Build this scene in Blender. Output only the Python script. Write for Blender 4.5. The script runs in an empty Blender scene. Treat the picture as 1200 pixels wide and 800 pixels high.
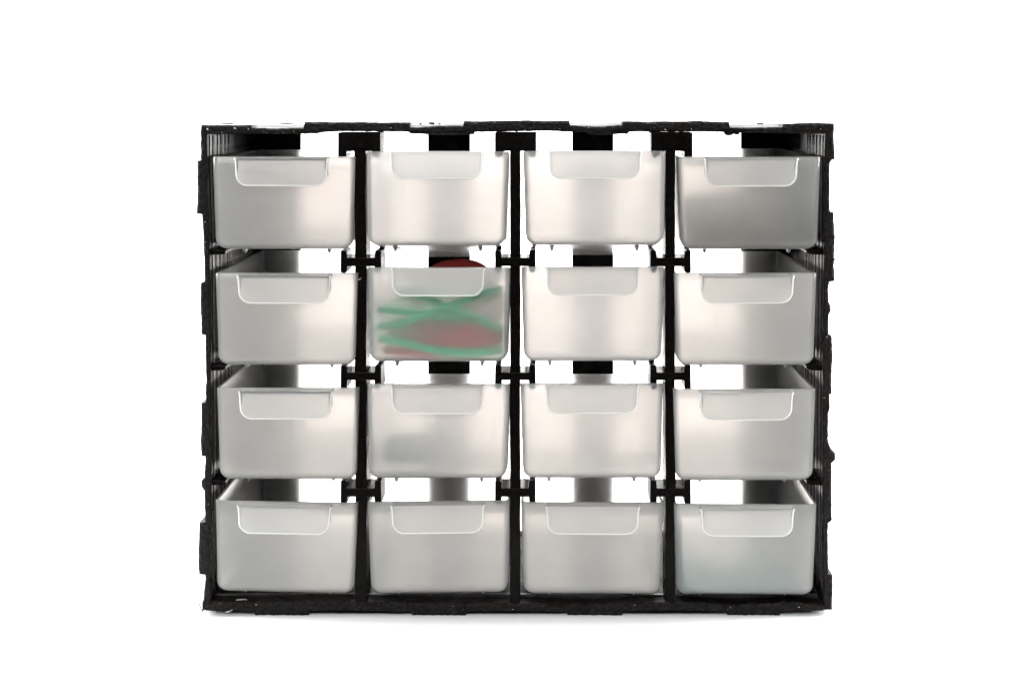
import bpy, bmesh, math, random
from mathutils import Vector, Matrix, noise

random.seed(7)
S = 0.00036                    # metres per unit of the front plane (one unit = one pixel of the 1200 px photo)
CX, GY = 605.0, 721.0          # centre line of the cabinet and ground line, in those units
EYE_X, EYE_Y, DIST = 640.0, 125.0, 1900.0
sc = bpy.context.scene
C = sc.collection


def P(x, y, d=0.0):
    """front-plane units (x right, y down, d into depth) -> world metres"""
    return Vector(((x - CX) * S, d * S, (GY - y) * S))


def n1(v, seed, scale=1.0):
    return noise.noise(Vector((v * scale, seed * 7.31, seed * 1.7)))


# ------------------------------------------------------------------ materials
def new_mat(name):
    m = bpy.data.materials.new(name)
    m.use_nodes = True
    nt = m.node_tree
    for n in list(nt.nodes):
        nt.nodes.remove(n)
    out = nt.nodes.new('ShaderNodeOutputMaterial')
    return m, nt, out


def nd(nt, typ, **inp):
    n = nt.nodes.new(typ)
    for k, v in inp.items():
        if k.startswith('_'):
            setattr(n, k[1:], v)
        else:
            n.inputs[k.replace('__', ' ')].default_value = v
    return n


def plastic(name, c0, c1, r0, r1, bump=0.3, nscale=900.0, dist=0.0004, ior=1.5, spec=0.5, stretch=None):
    m, nt, out = new_mat(name)
    L = nt.links
    tc = nt.nodes.new('ShaderNodeTexCoord')
    nz = nd(nt, 'ShaderNodeTexNoise', Scale=nscale, Detail=5.0, Roughness=0.65)
    big = nd(nt, 'ShaderNodeTexNoise', Scale=nscale * 0.12, Detail=4.0)
    src = tc.outputs['Object']
    if stretch:
        mp = nt.nodes.new('ShaderNodeMapping'); mp.inputs['Scale'].default_value = (1, 1, stretch)
        L.new(src, mp.inputs['Vector']); src = mp.outputs[0]
    L.new(src, nz.inputs['Vector'])
    L.new(src, big.inputs['Vector'])
    mix = nt.nodes.new('ShaderNodeMix'); mix.data_type = 'RGBA'
    mix.inputs[6].default_value = (*c0, 1); mix.inputs[7].default_value = (*c1, 1)
    ramp = nd(nt, 'ShaderNodeMapRange'); ramp.inputs[1].default_value = 0.38; ramp.inputs[2].default_value = 0.68
    L.new(nz.outputs['Fac'], ramp.inputs[0]); L.new(ramp.outputs[0], mix.inputs[0])
    rr = nd(nt, 'ShaderNodeMapRange'); rr.inputs[1].default_value = 0.3; rr.inputs[2].default_value = 0.7
    rr.inputs[3].default_value = r0; rr.inputs[4].default_value = r1
    L.new(big.outputs['Fac'], rr.inputs[0])
    b = nd(nt, 'ShaderNodeBsdfPrincipled', IOR=ior)
    b.inputs['Specular IOR Level'].default_value = spec
    L.new(mix.outputs[2], b.inputs['Base Color']); L.new(rr.outputs[0], b.inputs['Roughness'])
    if bump:
        bp = nd(nt, 'ShaderNodeBump', Strength=bump, Distance=dist)
        L.new(nz.outputs['Fac'], bp.inputs['Height']); L.new(bp.outputs[0], b.inputs['Normal'])
    L.new(b.outputs[0], out.inputs['Surface'])
    return m


def frosted(name, clear, wide, warm, cool, r_clear=0.22, r_wide=0.65, front=0.1, ior=1.4, var=0.03):
    """milky polypropylene: a narrow and a wide see-through lobe, the rest scattered light"""
    m, nt, out = new_mat(name)
    L = nt.links
    tc = nt.nodes.new('ShaderNodeTexCoord')
    info = nt.nodes.new('ShaderNodeObjectInfo')
    off = nd(nt, 'ShaderNodeVectorMath', _operation='SCALE')
    cmb = nt.nodes.new('ShaderNodeCombineXYZ')
    for i in range(3):
        L.new(info.outputs['Random'], cmb.inputs[i])
    L.new(cmb.outputs[0], off.inputs[0]); off.inputs['Scale'].default_value = 3.0
    add = nd(nt, 'ShaderNodeVectorMath', _operation='ADD')
    L.new(tc.outputs['Object'], add.inputs[0]); L.new(off.outputs[0], add.inputs[1])
    nz = nd(nt, 'ShaderNodeTexNoise', Scale=38.0, Detail=3.0)
    fine = nd(nt, 'ShaderNodeTexNoise', Scale=1500.0, Detail=3.0)
    L.new(add.outputs[0], nz.inputs['Vector']); L.new(add.outputs[0], fine.inputs['Vector'])
    mr = nd(nt, 'ShaderNodeMapRange'); mr.inputs[1].default_value = 0.3; mr.inputs[2].default_value = 0.7
    share = clear / (clear + wide)
    mr.inputs[3].default_value = share - var; mr.inputs[4].default_value = share + var
    L.new(nz.outputs['Fac'], mr.inputs[0])
    bp = nd(nt, 'ShaderNodeBump', Strength=0.05, Distance=0.0002)
    L.new(fine.outputs['Fac'], bp.inputs['Height'])
    rn = nd(nt, 'ShaderNodeBsdfRefraction', Color=(1.0, 0.945, 0.915, 1), Roughness=r_clear, IOR=ior)
    rw = nd(nt, 'ShaderNodeBsdfRefraction', Color=(*warm, 1), Roughness=r_wide, IOR=1.42)
    L.new(bp.outputs[0], rn.inputs['Normal'])
    rf = nt.nodes.new('ShaderNodeMixShader')
    L.new(mr.outputs[0], rf.inputs['Fac']); L.new(rw.outputs[0], rf.inputs[1]); L.new(rn.outputs[0], rf.inputs[2])
    tr = nd(nt, 'ShaderNodeBsdfTranslucent', Color=(*warm, 1))
    df = nd(nt, 'ShaderNodeBsdfDiffuse', Color=(*cool, 1))
    m1 = nd(nt, 'ShaderNodeMixShader', Fac=front)
    L.new(tr.outputs[0], m1.inputs[1]); L.new(df.outputs[0], m1.inputs[2])
    m2 = nd(nt, 'ShaderNodeMixShader', Fac=clear + wide)
    L.new(m1.outputs[0], m2.inputs[1]); L.new(rf.outputs[0], m2.inputs[2])
    gl = nd(nt, 'ShaderNodeBsdfAnisotropic', Roughness=0.14)
    lw = nd(nt, 'ShaderNodeLayerWeight', Blend=0.5)
    pw = nd(nt, 'ShaderNodeMath', _operation='POWER'); pw.inputs[1].default_value = 3.4
    fr = nd(nt, 'ShaderNodeMapRange'); fr.inputs[3].default_value = 0.02; fr.inputs[4].default_value = 0.92
    L.new(lw.outputs['Facing'], pw.inputs[0]); L.new(pw.outputs[0], fr.inputs[0])
    m3 = nt.nodes.new('ShaderNodeMixShader')
    L.new(fr.outputs[0], m3.inputs['Fac']); L.new(m2.outputs[0], m3.inputs[1]); L.new(gl.outputs[0], m3.inputs[2])
    L.new(m3.outputs[0], out.inputs['Surface'])
    return m


M_CUT = plastic('saw_cut_black_plastic', (0.0025, 0.002, 0.0017), (0.0095, 0.0072, 0.006), 0.36, 0.65, 0.6, 520.0, 0.0007, spec=0.14)
M_BLACK = plastic('black_plastic', (0.0022, 0.0018, 0.0015), (0.005, 0.004, 0.0035), 0.18, 0.32, 0.04, 420.0, 0.0003, spec=0.05)
M_GLOSS = plastic('glossy_black_plastic', (0.004, 0.004, 0.004), (0.010, 0.010, 0.010), 0.12, 0.30, 0.25, 420.0, 0.0008, spec=0.2, stretch=0.015)
M_RIB = plastic('polished_black_plastic', (0.004, 0.004, 0.004), (0.008, 0.008, 0.008), 0.10, 0.18, 0.0, 300.0)
M_FLOOR = plastic('dusty_black_plastic', (0.012, 0.011, 0.010), (0.035, 0.031, 0.028), 0.25, 0.5, 0.2, 300.0, 0.0004)
M_DRAWER = frosted('frosted_polypropylene', 0.34, 0.37, (0.990, 0.986, 0.976), (0.85, 0.95, 0.95), r_wide=0.95, front=0.25, ior=1.5, var=0.05)
M_WALL = frosted('milky_polypropylene', 0.19, 0.38, (0.992, 0.986, 0.976), (0.85, 0.93, 0.93), r_wide=1.0, front=0.06, ior=1.5, var=0.04)
M_PULL = frosted('frosted_polypropylene_pull', 0.36, 0.30, (0.985, 0.99, 0.985), (0.93, 0.965, 0.96), front=0.5)
M_BEAD_HIGHLIGHT = frosted('polypropylene_edge_highlight', 0.10, 0.15, (0.99, 0.985, 0.97), (0.96, 0.965, 0.95), front=0.6)  # whiter than the pull: highlight put into the colour


def rubber(name, col):
    m, nt, out = new_mat(name)
    L = nt.links
    tc = nt.nodes.new('ShaderNodeTexCoord')
    nz = nd(nt, 'ShaderNodeTexNoise', Scale=300.0, Detail=4.0)
    L.new(tc.outputs['Object'], nz.inputs['Vector'])
    hs = nd(nt, 'ShaderNodeMix', _data_type='RGBA')
    hs.inputs[6].default_value = (*[v * 0.85 for v in col], 1); hs.inputs[7].default_value = (*col, 1)
    L.new(nz.outputs['Fac'], hs.inputs[0])
    b = nd(nt, 'ShaderNodeBsdfPrincipled', Roughness=0.5)
    t = nt.nodes.new('ShaderNodeBsdfTranslucent')
    L.new(hs.outputs[2], b.inputs['Base Color']); L.new(hs.outputs[2], t.inputs['Color'])
    mx = nd(nt, 'ShaderNodeMixShader', Fac=0.45)
    L.new(b.outputs[0], mx.inputs[1]); L.new(t.outputs[0], mx.inputs[2])
    L.new(mx.outputs[0], out.inputs['Surface'])
    return m


M_GREEN = rubber('green_rubber', (0.05, 0.80, 0.42))
M_RED = rubber('red_rubber', (0.85, 0.08, 0.10))
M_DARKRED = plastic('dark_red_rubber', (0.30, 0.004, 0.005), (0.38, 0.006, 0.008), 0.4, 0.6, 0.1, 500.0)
M_GREY = rubber('grey_film', (0.82, 0.72, 0.62))
M_BLUE = rubber('grey_blue_film', (0.66, 0.76, 0.80))
M_TEAL = plastic('teal_paper', (0.02, 0.20, 0.22), (0.04, 0.27, 0.29), 0.7, 0.9, 0.1, 240.0)
M_CHIP_GLINT = plastic('pale_shaving_and_glint', (0.30, 0.28, 0.24), (0.48, 0.46, 0.41), 0.4, 0.6, 0.1, 500.0)  # pale shavings, and the painted glints on the cut edges


def backdrop_mat():
    m, nt, out = new_mat('white_seamless_paper')
    L = nt.links
    tc = nt.nodes.new('ShaderNodeTexCoord')
    nz = nd(nt, 'ShaderNodeTexNoise', Scale=9.0, Detail=5.0)
    L.new(tc.outputs['Object'], nz.inputs['Vector'])
    mix = nt.nodes.new('ShaderNodeMix'); mix.data_type = 'RGBA'
    mix.inputs[6].default_value = (0.86, 0.86, 0.855, 1); mix.inputs[7].default_value = (0.90, 0.90, 0.90, 1)
    L.new(nz.outputs['Fac'], mix.inputs[0])
    b = nd(nt, 'ShaderNodeBsdfPrincipled', Roughness=0.75)
    L.new(mix.outputs[2], b.inputs['Base Color'])
    L.new(b.outputs[0], out.inputs['Surface'])
    return m


# ------------------------------------------------------------------ object helpers
def link(name, bm, mats, parent=None, smooth=False, bevel=0.0):
    bmesh.ops.recalc_face_normals(bm, faces=bm.faces)
    me = bpy.data.meshes.new(name)
    bm.to_mesh(me); bm.free()
    for m in (mats if isinstance(mats, (list, tuple)) else [mats]):
        me.materials.append(m)
    if smooth:
        for p in me.polygons:
            p.use_smooth = True
    o = bpy.data.objects.new(name, me)
    C.objects.link(o)
    if parent:
        o.parent = parent
    if bevel:
        b = o.modifiers.new('bevel', 'BEVEL'); b.width = bevel * S; b.segments = 2; b.limit_method = 'ANGLE'
    return o


def tag(o, label, cat, group=None):
    o['label'] = label; o['category'] = cat
    if group:
        o['group'] = group
    return o


def empty(name, loc=(0, 0, 0)):
    o = bpy.data.objects.new(name, None)
    o.empty_display_size = 0.02
    o.location = loc
    C.objects.link(o)
    return o


def prism(bm, pts, d0, d1, base=Vector((0, 0, 0))):
    """closed outline in front-plane units, pushed from depth d0 to d1"""
    a = [bm.verts.new(P(x, y, d0) - base) for x, y in pts]
    b = [bm.verts.new(P(x, y, d1) - base) for x, y in pts]
    n = len(pts)
    f = [bm.faces.new(a), bm.faces.new(list(reversed(b)))]
    for i in range(n):
        bm.faces.new((a[i], b[i], b[(i + 1) % n], a[(i + 1) % n]))


def box(bm, x0, x1, y0, y1, d0, d1, base=Vector((0, 0, 0))):
    prism(bm, [(x0, y0), (x1, y0), (x1, y1), (x0, y1)], d0, d1, base)


def rings(bm, loops, cap0=True, cap1=True, closed=False):
    vs = [[bm.verts.new(p) for p in lp] for lp in loops]
    n = len(vs[0])
    m = len(vs)
    for k in range(m if closed else m - 1):
        A, B = vs[k], vs[(k + 1) % m]
        for i in range(n):
            j = (i + 1) % n
            bm.faces.new((A[i], A[j], B[j], B[i]))
    if not closed:
        if cap0:
            bm.faces.new(list(reversed(vs[0])))
        if cap1:
            bm.faces.new(vs[-1])
    return vs


def interp(tab, t):
    if t <= tab[0][0]:
        return tab[0][1]
    for (a, va), (b, vb) in zip(tab, tab[1:]):
        if t <= b:
            return va + (vb - va) * (t - a) / (b - a) if b > a else vb
    return tab[-1][1]


DEPTH = 300.0                  # the back sheet sits right behind the drawers


def panel(bm, t0, t1, outer, inner, tabs, to_xy, sign, seed, step=2.0, rough=1.0, thick_back=None):
    """a cabinet wall with a ragged, saw-cut front edge.
    outer(t), inner(t): front-plane positions across the wall; tabs: (a, b, outer position) of the
    connector teeth on the front edge; sign: direction (outer minus inner) across the wall"""
    ts = []
    t = t0
    edges = sorted([e for a, b, _ in tabs for e in (a, b)])
    while t < t1:
        ts.append(t); t += step
    ts.append(t1)
    for e in edges:
        if t0 < e < t1:
            ts += [e - 0.35, e + 0.35]
    ts = sorted(set(ts))
    loops = []
    NF = 5
    for t in ts:
        o = outer(t); i = inner(t)
        rag = 0.55 * rough * n1(t, seed, 0.16) + 0.5 * rough * n1(t, seed + 3, 0.6)
        ob = o
        tab = None
        for a, b, v in tabs:
            if a <= t <= b:
                tab = v + 0.5 * n1(t, seed + 5, 0.2) + 1.3 * n1(t, seed + 6, 0.03)
        of = (tab if tab is not None else o + rag)
        inn = i + 0.8 * rough * n1(t, seed + 9, 0.12) + 0.5 * rough * n1(t, seed + 11, 0.5)
        lp = []
        for k in range(NF + 1):                              # front face, outer to inner
            u = k / NF
            w = of + (inn - of) * u
            dd = 1.6 * rough * n1(t, seed + 20 + k, 0.22) + 1.2 * rough * n1(t, seed + 30 + k, 0.7)
            if k == NF:
                dd += 1.2
            if k == 0:
                dd += 1.4
            lp.append((w, dd))
        lp += [(i, 6.0), (i, 60.0), (i, 160.0), (i, DEPTH)]   # inner face
        lp += [(ob, DEPTH), (ob, 160.0), (ob, 60.0), (ob, 34.0), (of if tab is not None else ob, 33.0), (of if tab is not None else ob, 4.0)]
        loops.append([P(*to_xy(t, w), d) for w, d in lp])
    rings(bm, loops)


# ------------------------------------------------------------------ the setting
def build_backdrop():
    bm = bmesh.new()
    prof = []
    r = 520.0
    dw = 1500.0
    prof.append((-430.0, 0.0))
    for q in range(12):
        prof.append((-430.0 + (dw - r + 4200.0) * (q + 1) / 12, 0.0))
    for k in range(1, 21):
        a = k / 20 * math.pi / 2
        prof.append((dw - r + r * math.sin(a), r - r * math.cos(a)))
    prof.append((dw, 1600.0)); prof.append((dw, 3400.0))
    xs = [-3600 + 7200 * i / 8 for i in range(9)]
    g = [[bm.verts.new(Vector((x * S, d * S, z * S))) for d, z in prof] for x in xs]
    for i in range(8):
        for j in range(len(prof) - 1):
            bm.faces.new((g[i][j], g[i + 1][j], g[i + 1][j + 1], g[i][j + 1]))
    o = link('backdrop', bm, backdrop_mat(), smooth=True)
    o['kind'] = 'structure'
    o['label'] = 'seamless white studio backdrop curving up behind the cabinet'


build_backdrop()

# ------------------------------------------------------------------ the cabinet
cab = empty('storage_cabinet', (0, 0, 0))
tag(cab, 'black plastic parts cabinet with ragged saw-cut edges holding sixteen frosted drawers', 'cabinet')

# --- top
def top_outer(t):
    return interp([(235, 150), (300, 150), (326, 150.5), (420, 148), (480, 149.5), (512, 147.5), (545, 147.5), (600, 147), (640, 147),
                   (670, 147), (700, 148.5), (730, 146.5), (830, 148), (880, 149.5), (915, 149), (979, 148)], t)
def top_inner(t):
    return interp([(235, 158), (290, 157), (345, 157.5), (400, 154), (470, 154.5), (500, 155), (560, 155), (640, 153.5), (690, 155.5),
                   (730, 154.5), (830, 154.5), (870, 156), (979, 157)], t)
bm = bmesh.new()
panel(bm, 235.5, 977.5, top_outer, top_inner,
      [(235.5, 295, 146.5), (356, 480.5, 143.2), (543, 667.5, 141.8), (729.5, 855, 142.6), (917, 977.5, 144.6)],
      lambda t, w: (t, w), -1, 1, rough=0.75)
# small broken teeth left standing at the rear of the top
for (a, b, h) in [(262, 276, 3.0), (330, 345, 3.6), (395, 440, 4.5), (448, 452, 3.0), (492, 495, 5.0), (503, 510, 6.0), (514, 517, 5.4), (552, 557, 4.2), (566, 572, 4.4), (640, 648, 3.0), (795, 803, 4.4), (886, 893, 2.6)]:
    xa, xb = EYE_X + (a - EYE_X) / 0.863, EYE_X + (b - EYE_X) / 0.863
    pts = [(xa, 149)]
    k = max(2, int((xb - xa) / 4))
    for q in range(k + 1):
        x = xa + (xb - xa) * q / k
        pts.append((x, 148 - 0.62 * h * (0.35 + 0.5 * random.random()) * (0.6 + 0.45 * math.sin(math.pi * (q + .4) / (k + .8)))))
    pts.append((xb, 149))
    prism(bm, pts, DEPTH - 14, DEPTH - 2)
# torn flaps hanging from the lower edge of the cut
for flap in ([(478, 154.5), (481, 156.8), (495, 157.4), (512, 158.6), (535, 158.4), (556, 157.6), (556, 154.5)],
             [(686, 154.5), (690, 157.4), (706, 158.8), (718, 158.0), (728, 157.0), (735, 157.6), (738, 154.5)],
             [(848, 154.5), (850, 158.4), (854, 159.4), (858, 158.6), (860, 157.0), (863, 158.6), (866, 157.8), (868, 154.5)],
             [(352, 154.5), (356, 157.6), (363, 156.6), (371, 156.9), (378, 155.2), (384, 154.5)]):
    prism(bm, flap, 2.4, 5.0)
link('top_panel', bm, [M_CUT], cab)

# --- bottom
def bot_outer(t):
    return interp([(236, 715), (262, 715.5), (300, 717.4), (362, 716), (390, 715.2), (430, 715.6), (480, 717.2), (547, 716.4), (600, 715.6), (665, 717), (729, 716.4), (790, 715), (850, 716.8), (915, 716.6), (950, 715.6), (975, 713.6)], t)
def bot_inner(t):
    return interp([(236, 704), (300, 706), (360, 704.5), (470, 705.5), (520, 707), (600, 706), (690, 709), (740, 706), (800, 705), (860, 708.5), (930, 705.5), (975, 709)], t)
bm = bmesh.new()
panel(bm, 237, 974, bot_outer, bot_inner,
      [(298, 362, 720.6), (482, 546, 720.9), (665, 729, 720.9), (852, 914, 720.7)],
      lambda t, w: (t, w), 1, 41, rough=0.8)
link('bottom_panel', bm, [M_CUT], cab)

bm = bmesh.new()
pt, pb = [], []
for q in range(120):
    x = 240 + (966 - 240) * q / 119
    pt.append((x, 709.8)); pb.append((x, interp([(240, 716.8), (300, 718.6), (500, 719.6), (900, 719.2), (966, 716.6)], x) + 0.5 * n1(x, 55, 0.05)))
prism(bm, pt + pb[::-1], 5.5, DEPTH - 1)
link('base_plate', bm, M_BLACK, cab)

# --- sides
def l_outer(t):
    return interp([(147, 234.8), (188, 235), (252, 236.3), (290, 238.5), (330, 239.5), (395, 240.2), (440, 241), (472, 240.5), (540, 240), (559, 238.8),
                   (563, 235.8), (570, 235.6), (575, 239), (612, 240), (680, 240), (720, 236.5)], t)
def l_inner(t):
    return interp([(147, 242), (200, 242.5), (290, 245.5), (400, 246.5), (560, 247.5), (660, 247), (720, 247)], t)
bm = bmesh.new()
panel(bm, 151, 714, l_outer, l_inner,
      [(188, 251, 230.8), (331, 392.5, 235.2), (472, 534.5, 235.3), (612, 673, 232.8)],
      lambda t, w: (w, t), -1, 71, rough=0.7)
link('side_panel', bm, [M_CUT, M_GLOSS], cab)

def r_outer(t):
    return interp([(147, 977.5), (187, 976), (190, 972.8), (247, 972.5), (331, 972), (340, 971), (352, 971), (358, 973.6), (364, 974.2), (369, 971.5), (393, 971),
                   (480, 973), (484, 970.8), (515, 970.6), (520, 972), (527, 974.5), (531, 979.2), (539, 979.0), (543, 975), (610, 975), (613, 970.8), (673, 970.8), (716, 971)], t)
def r_inner(t):
    return interp([(147, 968), (187, 966.5), (300, 966), (400, 964.5), (560, 964), (640, 964), (716, 966)], t)
bm = bmesh.new()
panel(bm, 151, 714, r_outer, r_inner,
      [(151, 187, 977.8), (248.5, 330, 977.8), (393, 462, 975.4), (673, 714, 975.4)],
      lambda t, w: (w, t), 1, 91, rough=0.75)
link('side_panel', bm, [M_CUT, M_GLOSS], cab)
# glossy inside of the two sides
for o in [c for c in C.objects if c.name.startswith('side_panel')]:
    sx = 1 if o.name == 'side_panel' else -1
    for p in o.data.polygons:
        if p.normal.x * sx > 0.8 and p.center.y > 5 * S:
            p.material_index = 1

# upright moulded ribs down the inside of both sides
for inner, sx in ((l_inner, 1), (r_inner, -1)):
    for d, rad in ((14, 1.3), (33, 1.0), (41, 0.8), (60, 1.3), (79, 1.0), (88, 0.8), (108, 1.3), (128, 1.0)):
        bm = bmesh.new()
        loops = []
        for q in range(40):
            y = 159 + (704 - 159) * q / 39
            x = inner(y)
            loops.append([P(x + sx * (rad * 1.1 * math.sin(k * math.pi / 8) - 0.3), y, d + rad * math.cos(k * math.pi / 8)) for k in range(9)])
        rings(bm, loops)
        link('rib', bm, M_RIB, cab, smooth=True)

# --- back: a sheet with three tall openings, so only uprights and the edge rails remain
bm = bmesh.new()
D0, D1 = DEPTH + 0.8, DEPTH + 9
for (a, b) in [(236, 306.6), (479.7, 536.6), (675.4, 731.2), (904.8, 975)]:
    box(bm, a, b, 158, 702, D0, D1)
box(bm, 236, 975, 150, 158, D0, D1)
box(bm, 236, 975, 702, 719, D0, D1)
bmesh.ops.remove_doubles(bm, verts=bm.verts, dist=1e-7)
link('back_panel', bm, M_BLACK, cab)

# --- three uprights with their H shaped guide rails
RD = 46.0                                                # depth of the front lattice
rows_bar = [(302.0, 312.0, 294.0, 318.5, 321.0), (436.0, 445.0, 428.0, 455.0, 455.0), (571.5, 581.5, 562.5, 589.5, 591.0)]
DIV = [(415.6, 429.2), (597.6, 609.4), (779.6, 791.2)]
for k, (a, b) in enumerate(DIV):
    bm = bmesh.new()
    ls, rs = [], []
    y = 156.0
    while y <= 709:
        wv = 0.8 * n1(y, 140 + k, 0.012) + 0.35 * n1(y, 150 + k, 0.09)
        sh = interp([(150, -1.4 if k == 0 else 0), (300, 0), (720, 0.4)], y)
        ls.append((a + wv + sh, y)); rs.append((b + wv + sh + 0.4 * n1(y, 160 + k, 0.05), y))
        y += 7
    prism(bm, ls + rs[::-1], 1.0, RD)
    link('divider', bm, M_BLACK, cab, bevel=1.0)
    # top hanger, a wide black block with two lips that hold the drawers
    xa, xb = [(396.2, 445.8), (580.0, 628.3), (763.0, 811.5)][k]
    bm = bmesh.new()
    prism(bm, [(xa, 155.2), (xb, 155.2), (xb, 184.0), (xb - 4.2, 186), (xb - 9.4, 183.4), (xb - 9.6, 177.2), (b - 0.8, 177.2), (b - 0.8, 174), (a + 0.2, 174), (a + 0.2, 177.2),
               (xa + 9.8, 177.2), (xa + 9.6, 183.4), (xa + 4.2, 186), (xa, 184.2)], -1.6, RD + 1.5)
    link('top_guide', bm, M_BLACK, cab, bevel=0.7)
    for r, (c0, c1, f0, f1, f1b) in enumerate(rows_bar):
        m = (a + b) / 2 + (0.3 if k else 0.6)
        for sd in (-1, 1):
            # the two half rails of the H are one piece with each other; built together below
            pass
        hw = 23.6
        lo_l = f1b if k in (0,) else f1b + 0.0
        j = lambda v: v + random.uniform(-0.7, 0.7)
        pts = [(m - hw, j(f0)), (m - hw + 3, j(f0 - 0.6)), (m - hw + 7, j(f0 + 0.3)), (m - hw + 7.4, c0 + j(0) * .4), (m + hw - 7.6, c0 + j(0) * .4), (m + hw - 7.0, j(f0 + 0.4)), (m + hw - 4.5, j(f0 - 1.0)), (m + hw, j(f0 - 0.2)),
               (m + hw + 0.3, f1), (m + hw - 3.0, f1 + 2.2), (m + hw - 7.0, f1), (m + hw - 7.6, c1), (m - hw + 7.6, c1), (m - hw + 7.2, f1), (m - hw + 3.4, f1 + 2.2), (m - hw - 0.2, f1)]
        bm = bmesh.new()
        prism(bm, pts, -1.6, RD + 1.5)
        # a small torn burr curling off the saw cut
        bx = m + (hw - 3 if (k + r) % 2 == 0 else -hw + 3)
        prism(bm, [(bx - 3.5, f0 + 1.5), (bx + 0.5, f0 - 4.2), (bx + 4.2, f0 - 5.2), (bx + 3.2, f0 + 1.5)], RD - 20, RD - 17)
        link('guide_rail', bm, M_BLACK, cab, bevel=0.7)

# --- ledges on the inside of the two sides carry the outer drawers
for (yl) in (292.6, 428.6, 563.4):
    bm = bmesh.new()
    prism(bm, [(243.5, yl), (256, yl + 0.6), (263, yl + 1.6), (263, yl + 5.2), (258, yl + 6.4), (243.5, yl + 6.8)], 6.0, 70.0)
    link('ledge', bm, M_BLACK, cab, bevel=0.8)
    bm = bmesh.new()
    prism(bm, [(967.5, yl), (955, yl + 0.6), (946, yl + 1.6), (946, yl + 4.6), (952, yl + 6.2), (967.5, yl + 6.8)], 6.0, 70.0)
    link('ledge', bm, M_BLACK, cab, bevel=0.8)

# --- inside floor with its low front lip
bm = bmesh.new()
pts_t, pts_b = [], []
for q in range(60):
    x = 249 + (962 - 249) * q / 59
    pts_t.append((x, 703.2 + 0.9 * n1(x, 201, 0.012)))
    pts_b.append((x, 712))
prism(bm, pts_t + pts_b[::-1], 24, 30)
link('floor_lip', bm, M_FLOOR, cab, bevel=0.6)

# --- shavings and burrs that cling to the saw cut
def shaving(pts, r, mat, name='burr'):
    bm = bmesh.new()
    loops = []
    for i, (x, y, d) in enumerate(pts):
        a = Vector(pts[max(i - 1, 0)]); b = Vector(pts[min(i + 1, len(pts) - 1)])
        t = (P(*b) - P(*a)).normalized()
        u = t.orthogonal().normalized(); v = t.cross(u)
        rr = r * S * (1 - 0.6 * abs(i / (len(pts) - 1) - 0.4))
        loops.append([P(x, y, d) + (u * math.cos(k * math.pi / 3) + v * math.sin(k * math.pi / 3)) * rr for k in range(6)])
    rings(bm, loops)
    link(name, bm, mat, cab, smooth=True)

shaving([(237, 715, 0), (235.4, 711, -2), (233.6, 704, -3), (232.8, 698, -2)], 0.7, M_CUT)
shaving([(236, 717, 0), (240, 712, -2), (245, 709, -2), (250, 703, 0)], 0.9, M_CUT)
shaving([(264, 716.4, -1.2), (268, 715.6, -2.6), (273, 713.4, -1.8)], 0.8, M_CHIP_GLINT)
shaving([(275, 705.2, 8), (279, 704.4, 7), (285, 704.6, 9), (288, 705.4, 9)], 0.9, M_CHIP_GLINT)
shaving([(417.5, 326.2, 0.8), (420, 327.6, -0.8), (422.4, 326.8, -0.8), (423.8, 324.8, 0.8)], 0.75, M_CHIP_GLINT)
shaving([(975, 303, 2), (978.4, 304, 0), (979.2, 306, 0), (977.4, 308, 2)], 1.3, M_CUT)
shaving([(243, 151, -1.8), (244.3, 152.6, -2.4)], 0.9, M_CHIP_GLINT)
shaving([(274.5, 150, -1.8), (277, 150.8, -2.2)], 0.7, M_CHIP_GLINT)

# crumbs of plastic left on the cut edges, the pale ones painted in as glints
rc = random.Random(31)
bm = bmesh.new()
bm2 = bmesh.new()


def speck(b, x, y, r):
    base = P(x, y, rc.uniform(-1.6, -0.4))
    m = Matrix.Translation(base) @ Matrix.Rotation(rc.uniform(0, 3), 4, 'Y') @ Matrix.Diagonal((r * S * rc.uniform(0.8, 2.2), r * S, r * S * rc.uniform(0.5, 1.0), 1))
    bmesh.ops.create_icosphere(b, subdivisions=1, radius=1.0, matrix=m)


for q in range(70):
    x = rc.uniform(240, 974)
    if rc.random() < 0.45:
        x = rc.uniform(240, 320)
    speck(bm if rc.random() < 0.22 else bm2, x, rc.uniform(top_outer(x) + 1, top_inner(x)), rc.uniform(0.35, 0.8))
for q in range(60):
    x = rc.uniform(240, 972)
    speck(bm if rc.random() < 0.13 else bm2, x, rc.uniform(bot_inner(x) + 1, bot_outer(x) - 1), rc.uniform(0.35, 0.8))
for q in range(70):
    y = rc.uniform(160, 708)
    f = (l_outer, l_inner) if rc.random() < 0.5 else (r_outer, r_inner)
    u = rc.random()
    speck(bm if rc.random() < 0.13 else bm2, f[0](y) * u + f[1](y) * (1 - u), y, rc.uniform(0.35, 0.8))
for b, m in ((bm, M_CHIP_GLINT), (bm2, M_CUT)):
    o = link('crumbs_and_glints', b, m, cab)
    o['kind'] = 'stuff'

# ------------------------------------------------------------------ the drawers
DW, DH, DL, TH = 167.0, 109.0, 306.0, 3.6


def rrect(hw, d0, d1, r, z, seg=6):
    pts = []
    for (cx, cy, a0) in ((hw - r, d1 - r, 0), (-hw + r, d1 - r, 90), (-hw + r, d0 + r, 180), (hw - r, d0 + r, 270)):
        for k in range(seg + 1):
            a = math.radians(a0 + 90 * k / seg)
            pts.append(Vector(((cx + r * math.cos(a)) * S, (cy + r * math.sin(a)) * S, z * S)))
    return pts


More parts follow.
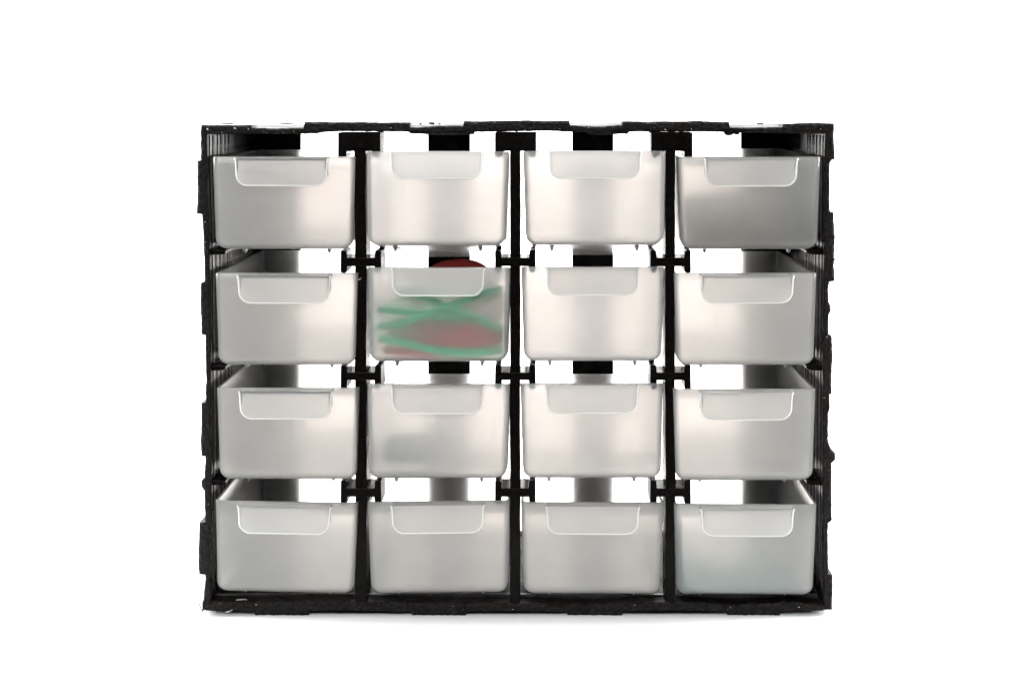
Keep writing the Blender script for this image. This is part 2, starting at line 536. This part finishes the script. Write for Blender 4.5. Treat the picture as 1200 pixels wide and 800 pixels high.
def body_bm():
    bm = bmesh.new()
    loops = []
    R = 13.0
    def half(z):
        return 80.0 + 3.5 * (z / DH)
    # outside, bottom to rim
    for k in range(9):
        a = k / 8 * math.pi / 2
        ins = R * (1 - math.sin(a)); z = R * (1 - math.cos(a))
        insd = 12.5 * (1 - math.sin(a))
        loops.append(rrect(half(z) - ins, insd + 1.8 * (1 - z / DH), DL - insd, max(7.0 - ins * 0.3, 2.5), z))
    for q in range(1, 7):
        z = R + (DH - R - 1.2) * q / 6
        loops.append(rrect(half(z), 1.8 * (1 - z / DH), DL, 7.0, z))
    loops.append(rrect(half(DH) - 0.5, 0.5, DL - 0.5, 6.6, DH - 0.35))
    loops.append(rrect(half(DH) - 1.2, 1.2, DL - 1.2, 6.2, DH))
    # inside, rim to bottom
    loops.append(rrect(half(DH) - TH + 0.9, TH - 0.9, DL - TH + 0.9, 4.6, DH))
    loops.append(rrect(half(DH) - TH, TH, DL - TH, 4.0, DH - 1.0))
    for q in range(5, -1, -1):
        z = R + (DH - R - 1.2) * q / 6
        loops.append(rrect(half(z) - TH, TH + 1.8 * (1 - z / DH), DL - TH, 4.0, z))
    R2 = R - TH
    for k in range(7, -1, -1):
        a = k / 8 * math.pi / 2
        ins = R2 * (1 - math.sin(a)); z = TH + R2 * (1 - math.cos(a))
        insd = 8.5 * (1 - math.sin(a))
        loops.append(rrect(half(z) - TH - ins, TH + insd + 1.8 * (1 - z / DH), DL - TH - insd, max(4.0 - ins * 0.2, 2.0), z))
    rings(bm, loops)
    return bm


def outline(hw_t, hw_b, r, h):
    """U outline of the finger pull, top right round to top left, (x, z from rim)"""
    pts = [(hw_t + 1.8, 0.0), (hw_t + 0.3, -3.0), (hw_t - 0.4, -h * 0.35)]
    for k in range(9):
        a = math.radians(0 - 90 * k / 8)
        pts.append((hw_b - r + r * math.cos(a), -h + r + r * math.sin(a)))
    return pts + [(-x, z) for x, z in reversed(pts)]


PROT = 15.0            # how far the pull stands out of the front


def pull_bm():
    bm = bmesh.new()
    T = 2.6
    out = outline(52.7, 52.0, 13.0, 31.5)
    inn = outline(52.7 - T, 52.0 - T, 13.0 - T, 31.5 - T)
    z0 = DH
    V = lambda x, d, z: Vector((x * S, d * S, (z0 + z) * S))
    n = len(out)
    # hanging lip (front skin): outline filled, a slab of thickness T
    f = [bm.verts.new(V(x, -PROT, z - 1.6)) for x, z in out]
    b = [bm.verts.new(V(x, -PROT + T, z - 1.6)) for x, z in out]
    fs = [bm.faces.new(f), bm.faces.new(list(reversed(b)))]
    for i in range(n):
        j = (i + 1) % n
        bm.faces.new((f[i], b[i], b[j], f[j]))
    # top ledge joining the lip to the rim
    w = 52.7
    box_pts = [(-w, -PROT + T), (w, -PROT + T), (w + 1.2, 0.1), (-w - 1.2, 0.1)]
    lo = [bm.verts.new(V(x, d, -1.9 - T)) for x, d in box_pts]
    hi = [bm.verts.new(V(x, d, -1.7 + (1.4 if d > -1 else 0))) for x, d in box_pts]
    bm.faces.new(hi); bm.faces.new(list(reversed(lo)))
    for i in range(4):
        j = (i + 1) % 4
        bm.faces.new((lo[i], lo[j], hi[j], hi[i]))
    # two cheeks
    for sx in (-1, 1):
        xs = (sx * (w - 0.2), sx * (w - 0.2 - T))
        qs = [(-PROT + T, -4.6), (-0.1, -4.6), (-0.1, -22), (-PROT + T, -16)]
        A = [bm.verts.new(V(xs[0], d, z)) for d, z in qs]
        B = [bm.verts.new(V(xs[1], d, z)) for d, z in qs]
        bm.faces.new(A); bm.faces.new(list(reversed(B)))
        for i in range(4):
            j = (i + 1) % 4
            bm.faces.new((A[i], A[j], B[j], B[i]))
    # bead round the lip, its edge highlight painted in with whiter plastic
    nb = len(bm.faces)
    loops = []
    for i, (x, z) in enumerate(out):
        a = Vector((*out[max(i - 1, 0)], 0)); c = Vector((*out[min(i + 1, n - 1)], 0))
        t = (c - a).normalized(); nrm = Vector((t.y, -t.x, 0))
        lp = []
        for k in range(8):
            q = k * math.pi / 4
            rr = 1.1
            lp.append(V(x + nrm.x * rr * math.cos(q) * 1.0, -PROT + 0.4 + rr * math.sin(q), z - 1.6 + nrm.y * rr * math.cos(q)))
        loops.append(lp)
    rings(bm, loops)
    bm.faces.ensure_lookup_table()
    for fc in bm.faces[nb:]:
        fc.material_index = 1; fc.smooth = True
    return bm


def runner_bm(sx):
    bm = bmesh.new()
    loops = []
    for d, h in ((24, 1.0), (25.5, 5.2), (29, 6.6), (33, 5.2), (60, 3.0), (150, 2.2), (152, 0.2)):
        x = sx * 50.0
        loops.append([Vector(((x + a) * S, d * S, z * S)) for a, z in ((-2.6, 0.6), (-1.7, -h * 0.7), (0, -h), (1.7, -h * 0.7), (2.6, 0.6))])
    rings(bm, loops)
    return bm


col_words = ['leftmost', 'second from left', 'third from left', 'rightmost']
row_words = ['top', 'second', 'third', 'bottom']
# x left, x right, y of rim, nose-up tilt (deg), roll (deg)
SPEC = {
    (0, 0): (248.5, 415.5, 183.5, 0.0, 0.0), (0, 1): (428.5, 596.2, 177.3, 8.0, 0.0), (0, 2): (613.0, 780.8, 176.8, 7.6, 0.0), (0, 3): (795.0, 962.0, 183.8, -0.3, 0.0),
    (1, 0): (252.0, 418.5, 319.8, 0.1, 0.0), (1, 1): (430.5, 598.3, 313.0, 7.4, 0.0), (1, 2): (610.3, 778.6, 312.2, 7.6, 0.0), (1, 3): (790.3, 957.6, 319.8, 0.3, 0.0),
    (2, 0): (253.8, 420.0, 454.3, 0.0, 0.0), (2, 1): (430.3, 597.0, 449.4, 7.2, 0.0), (2, 2): (610.0, 777.0, 449.0, 7.3, 0.0), (2, 3): (789.2, 956.4, 455.6, 0.2, 0.0),
    (3, 0): (252.8, 418.2, 587.7, -0.4, 1.1), (3, 1): (430.5, 596.8, 587.2, 1.3, -0.7), (3, 2): (611.2, 777.2, 588.4, 1.0, 0.2), (3, 3): (790.2, 957.8, 590.6, -0.6, 0.3),
}
LABEL_EXTRA = {
    (0, 3): 'shadowy frosted drawer at the right end of the top row, darkest of all',
    (1, 1): 'frosted drawer showing green and red bands through its front',
    (2, 1): 'frosted drawer directly below the one holding green and red bands',
    (3, 3): 'frosted drawer with a teal tint, right end of the bottom row',
    (0, 1): 'frosted empty drawer second from left in the top row',
    (0, 2): 'frosted empty drawer third from left in the top row',
    (0, 0): 'frosted empty drawer in the upper left corner of the cabinet',
    (3, 0): 'frosted drawer sagging to the right in the lower left corner',
    (1, 2): 'frosted empty drawer just right of the one holding coloured bands',
    (1, 0): 'frosted empty drawer just left of the one holding coloured bands',
    (1, 3): 'frosted empty drawer at the right end of the second row',
    (2, 0): 'frosted empty drawer at the left end of the third row',
    (2, 2): 'frosted empty drawer third from left in the third row',
    (2, 3): 'frosted empty drawer at the right end of the third row',
    (3, 1): 'frosted empty drawer second from left in the bottom row',
    (3, 2): 'frosted empty drawer third from left in the bottom row',
}
D_FRONT = -8.0
proto = empty('drawer')
bo = link('body', body_bm(), [M_DRAWER, M_WALL], proto, smooth=True)
for p in bo.data.polygons:                 # walls and floor set milkier than the front, to even the light inside
    if p.center.y > 14 * S:
        p.material_index = 1
link('finger_pull', pull_bm(), [M_PULL, M_BEAD_HIGHLIGHT], proto)
for sx in (-1, 1):
    link('runner', runner_bm(sx), M_PULL, proto, smooth=True)


def place(o, key):
    xl, xr, yt, tilt, roll = SPEC[key]
    o.rotation_mode = 'XYZ'
    o.rotation_euler = (math.radians(-tilt), math.radians(roll), 0)
    k = (DIST + D_FRONT) / DIST
    cx = EYE_X + ((xl + xr) / 2 - EYE_X) * k
    ty = EYE_Y + (yt - EYE_Y) * k
    # front rim ends up at (cx, ty, D_FRONT)
    rot = o.rotation_euler.to_matrix()
    o.location = P(cx, ty, D_FRONT) - rot @ Vector((0, 0, DH * S))


drawers = {}
for r in range(4):
    for c in range(4):
        if (r, c) == (0, 0):
            o = proto
        else:
            o = proto.copy(); C.objects.link(o)
            for ch in list(proto.children):
                q = ch.copy(); C.objects.link(q); q.parent = o
        place(o, (r, c))
        tag(o, LABEL_EXTRA[(r, c)], 'drawer', 'frosted drawers in the black cabinet')
        drawers[(r, c)] = o


# ------------------------------------------------------------------ what lies in the drawers
def crom(pts, per=10):
    out = []
    n = len(pts)
    for i in range(n):
        p0, p1, p2, p3 = (Vector(pts[(i + q) % n]) for q in (-1, 0, 1, 2))
        for k in range(per):
            t = k / per
            out.append(0.5 * ((2 * p1) + (-p0 + p2) * t + (2 * p0 - 5 * p1 + 4 * p2 - p3) * t * t + (-p0 + 3 * p1 - 3 * p2 + p3) * t ** 3))
    return out


def band(name, mat, pts, label, group, w=8.5, t=2.4):
    """a flat rubber band: a closed ribbon on edge"""
    # depth is counted from the inside of the (leaning) drawer front
    pts = [(x, y, (-2.6 - 0.113 * (y - 313) + 0.7 * d) if y < 415 and d < 100 else d) for x, y, d in pts]
    c = [P(*p) for p in crom(pts)]
    bm = bmesh.new()
    n = len(c)
    base = sum(c, Vector()) / n
    loops = []
    for i in range(n):
        tan = (c[(i + 1) % n] - c[i - 1]).normalized()
        side = tan.cross(Vector((0, 0, 1)))
        side = side.normalized() if side.length > 1e-4 else Vector((0, 1, 0))
        up = side.cross(tan).normalized()
        lp = []
        for k in range(10):
            a = k * math.pi / 5
            e = lambda v: math.copysign(abs(v) ** 0.5, v)
            lp.append(c[i] - base + up * (e(math.cos(a)) * w / 2 * S) + side * (e(math.sin(a)) * t / 2 * S))
        loops.append(lp)
    rings(bm, loops, closed=True)
    o = link(name, bm, mat, None, smooth=True)
    o.location = base
    tag(o, label, 'rubber band', group)


GB, RB = 'green bands in the drawer', 'red bands in the drawer'
band('green_band', M_GREEN, [(445, 382, 16), (468, 379, 6), (492, 371, 3), (516, 361, 2), (546, 350.5, 3), (575, 341, 7), (587, 340, 22), (578, 343, 45), (546, 353, 46), (515, 363, 44), (480, 377, 42), (450, 383, 34)],
     'green band rising from left to right across the drawer', GB)
band('green_band', M_GREEN, [(470, 340, 20), (488, 343.5, 8), (512, 353, 7), (536, 363, 8), (560, 373, 7), (584, 384, 16), (588, 387, 30), (576, 383, 48), (545, 369, 50), (512, 355, 50), (482, 343, 40)],
     'green band slanting down to the right below the finger pull', GB)
band('green_band', M_GREEN, [(445, 396, 16), (462, 398, 6), (486, 403, 2), (512, 408.5, 1), (540, 410.5, 1), (570, 410.5, 3), (588, 409, 18), (575, 411, 36), (540, 412, 40), (500, 408, 40), (460, 400, 34)],
     'green band lying lowest along the front of the drawer', GB)
band('green_band', M_GREEN, [(445, 363, 18), (462, 363, 9), (484, 366, 6), (508, 369.5, 9), (530, 372, 16), (548, 374, 30), (540, 374, 50), (505, 371, 52), (470, 366, 44), (448, 364, 30)],
     'green band lying level at mid height on the left', GB, w=9.5)
band('red_band', M_RED, [(450, 410, 24), (470, 411.5, 10), (492, 413, 7), (512, 413, 12), (518, 413, 30), (490, 414, 44), (460, 412, 40)],
     'red band at the lower left under the lowest green band', RB, w=7)
band('red_band', M_RED, [(505, 401, 34), (528, 396, 20), (556, 390, 16), (580, 393, 26), (588, 397, 44), (565, 394, 64), (530, 399, 62)],
     'red band behind the crossing green bands at the right', RB, w=13)
band('red_band', M_RED, [(488, 402, 40), (520, 402, 22), (552, 403, 16), (584, 400, 26), (586, 401, 50), (548, 404, 60), (510, 403, 58)],
     'red band just above the lowest green band at the right', RB, w=9)
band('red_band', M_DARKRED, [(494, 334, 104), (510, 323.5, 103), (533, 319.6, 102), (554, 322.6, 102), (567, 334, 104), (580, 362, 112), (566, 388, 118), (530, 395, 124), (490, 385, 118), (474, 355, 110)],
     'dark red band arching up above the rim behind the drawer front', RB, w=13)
band('red_band', M_RED, [(452, 400, 70), (490, 392, 62), (540, 384, 58), (580, 388, 66), (584, 402, 90), (540, 404, 100), (480, 408, 96)],
     'red band sunk deeper behind all the green ones, only a blurred pink shade', RB, w=14)

band('green_band', M_GREEN, [(446, 368, 150), (480, 360, 140), (530, 362, 136), (570, 356, 146), (586, 374, 190), (556, 382, 230), (500, 378, 236), (448, 384, 200)],
     'green band at the very back, only a grey green shade at the left', GB, w=12)
band('red_band', M_RED, [(446, 402, 160), (500, 396, 150), (556, 376, 146), (582, 370, 160), (586, 388, 200), (540, 408, 216), (470, 410, 206)],
     'red band at the very back, only a grey pink shade at the right', RB, w=20)


def lump(name, mat, x0, x1, y0, y1, d0, d1, seed, label, cat):
    bm = bmesh.new()
    bmesh.ops.create_icosphere(bm, subdivisions=4, radius=1.0)
    base = P((x0 + x1) / 2, y1, (d0 + d1) / 2)
    for v in bm.verts:
        p = v.co.copy()
        q = Vector([math.copysign(abs(a) ** 0.55, a) for a in p])
        w = 1 + 0.16 * noise.noise(p * 1.8 + Vector((seed, 0, 0))) + 0.08 * noise.noise(p * 5 + Vector((0, seed, 0)))
        z = q.z * w
        v.co = P((x0 + x1) / 2 + q.x * min(w, 1.0) * (x1 - x0) / 2, (y0 + y1) / 2 - (max(z, -1.0)) * (y1 - y0) / 2, (d0 + d1) / 2 + q.y * min(w, 1.0) * (d1 - d0) / 2) - base
    o = link(name, bm, mat, None, smooth=True)
    o.location = base
    tag(o, label, cat)


lump('cloth_bundle', M_GREY, 802, 953, 236, 286, 80, 285, 3.0, 'dark grey bundle dimly visible inside the top right drawer', 'bundle')
lump('cloth_bundle', M_BLUE, 440, 530, 532, 557, 50, 150, 9.0, 'pale grey blue bundle faintly visible low inside a frosted drawer', 'bundle')
# a teal sheet bent along the left wall and the bottom of the lower right drawer
bm = bmesh.new()
path = [(798.5, 612), (799.5, 640), (800.5, 670), (802.5, 682), (808, 689.5), (818, 692.6), (850, 693.4), (900, 693.8), (940, 693.8)]
base = P(870, 693, 100)
ang = math.radians(0.3)
loops = []
for (x, y) in path:
    loops.append((x, y))
nrm = []
top = [(x, y) for x, y in path]
off = []
for i, (x, y) in enumerate(path):
    a = Vector(path[max(i - 1, 0)]); b = Vector(path[min(i + 1, len(path) - 1)])
    t = (b - a).normalized()
    off.append((x + t.y * 0.7, y - t.x * 0.7))
prism(bm, top + off[::-1], 4.0, 150.0, base)
o = link('paper_sheet', bm, M_TEAL, None)
o.location = base
tag(o, 'teal sheet lining the left side and floor of the bottom right drawer', 'paper')

# ------------------------------------------------------------------ camera
cam = bpy.data.cameras.new('camera')
cam.sensor_width = 36.0
cam.lens = 36.0 * DIST / 1200.0
cam.shift_x = (600.0 - EYE_X) / 1200.0
cam.shift_y = -(400.0 - EYE_Y) / 1200.0
cam.clip_start = 0.01; cam.clip_end = 100.0
co = bpy.data.objects.new('camera', cam)
C.objects.link(co)
co.location = P(EYE_X, EYE_Y, -DIST)
co.rotation_euler = (math.radians(90), 0, 0)
sc.camera = co

# ------------------------------------------------------------------ light
w = bpy.data.worlds.new('World')
sc.world = w
w.use_nodes = True
bg = w.node_tree.nodes['Background']
bg.inputs[0].default_value = (1.0, 0.985, 0.965, 1)
bg.inputs[1].default_value = 0.14


def area(name, loc, target, sx, sy, energy, col=(1, 1, 1)):
    l = bpy.data.lights.new(name, 'AREA')
    if name == 'backdrop_lamp':
        l.spread = math.radians(100)
    l.shape = 'RECTANGLE'; l.size = sx; l.size_y = sy; l.energy = energy; l.color = col
    o = bpy.data.objects.new(name, l)
    C.objects.link(o)
    o.location = loc
    o.rotation_euler = (Vector(target) - Vector(loc)).to_track_quat('-Z', 'Y').to_euler()
    return o


area('backdrop_lamp', (-0.85, 0.14, 0.50), (0.1, 0.54, 0.20), 0.35, 0.6, 11.3, (1, 0.985, 0.975))
area('backdrop_lamp', (0.85, 0.14, 0.50), (-0.1, 0.54, 0.20), 0.35, 0.6, 11.3, (1, 0.985, 0.975))
area('overhead_fill', (0.0, -0.15, 1.0), (0.0, -0.05, 0.0), 1.4, 0.8, 3.5)  # unseen area light, added to brighten the floor
area('rear_overhead_fill', (0.0, 0.36, 1.05), (0.0, 0.32, 0.0), 0.9, 0.35, 23.0, (1, 0.985, 0.975))  # unseen area light, added behind to lift the lower drawers
area('front_fill', (-0.25, -1.1, 0.75), (0.0, 0.0, 0.1), 0.8, 0.6, 14.0, (0.96, 0.985, 1.0))  # unseen fill light, added to lift the drawer fronts

sc.render.engine = 'CYCLES'
sc.cycles.max_bounces = 28
sc.cycles.diffuse_bounces = 14
sc.cycles.glossy_bounces = 8
sc.cycles.transmission_bounces = 24
sc.cycles.transparent_max_bounces = 16
sc.cycles.sample_clamp_indirect = 6.0
sc.cycles.use_denoising = True
sc.view_settings.view_transform = 'Standard'
sc.view_settings.look = 'None'
sc.view_settings.exposure = 0.0
sc.view_settings.gamma = 1.0
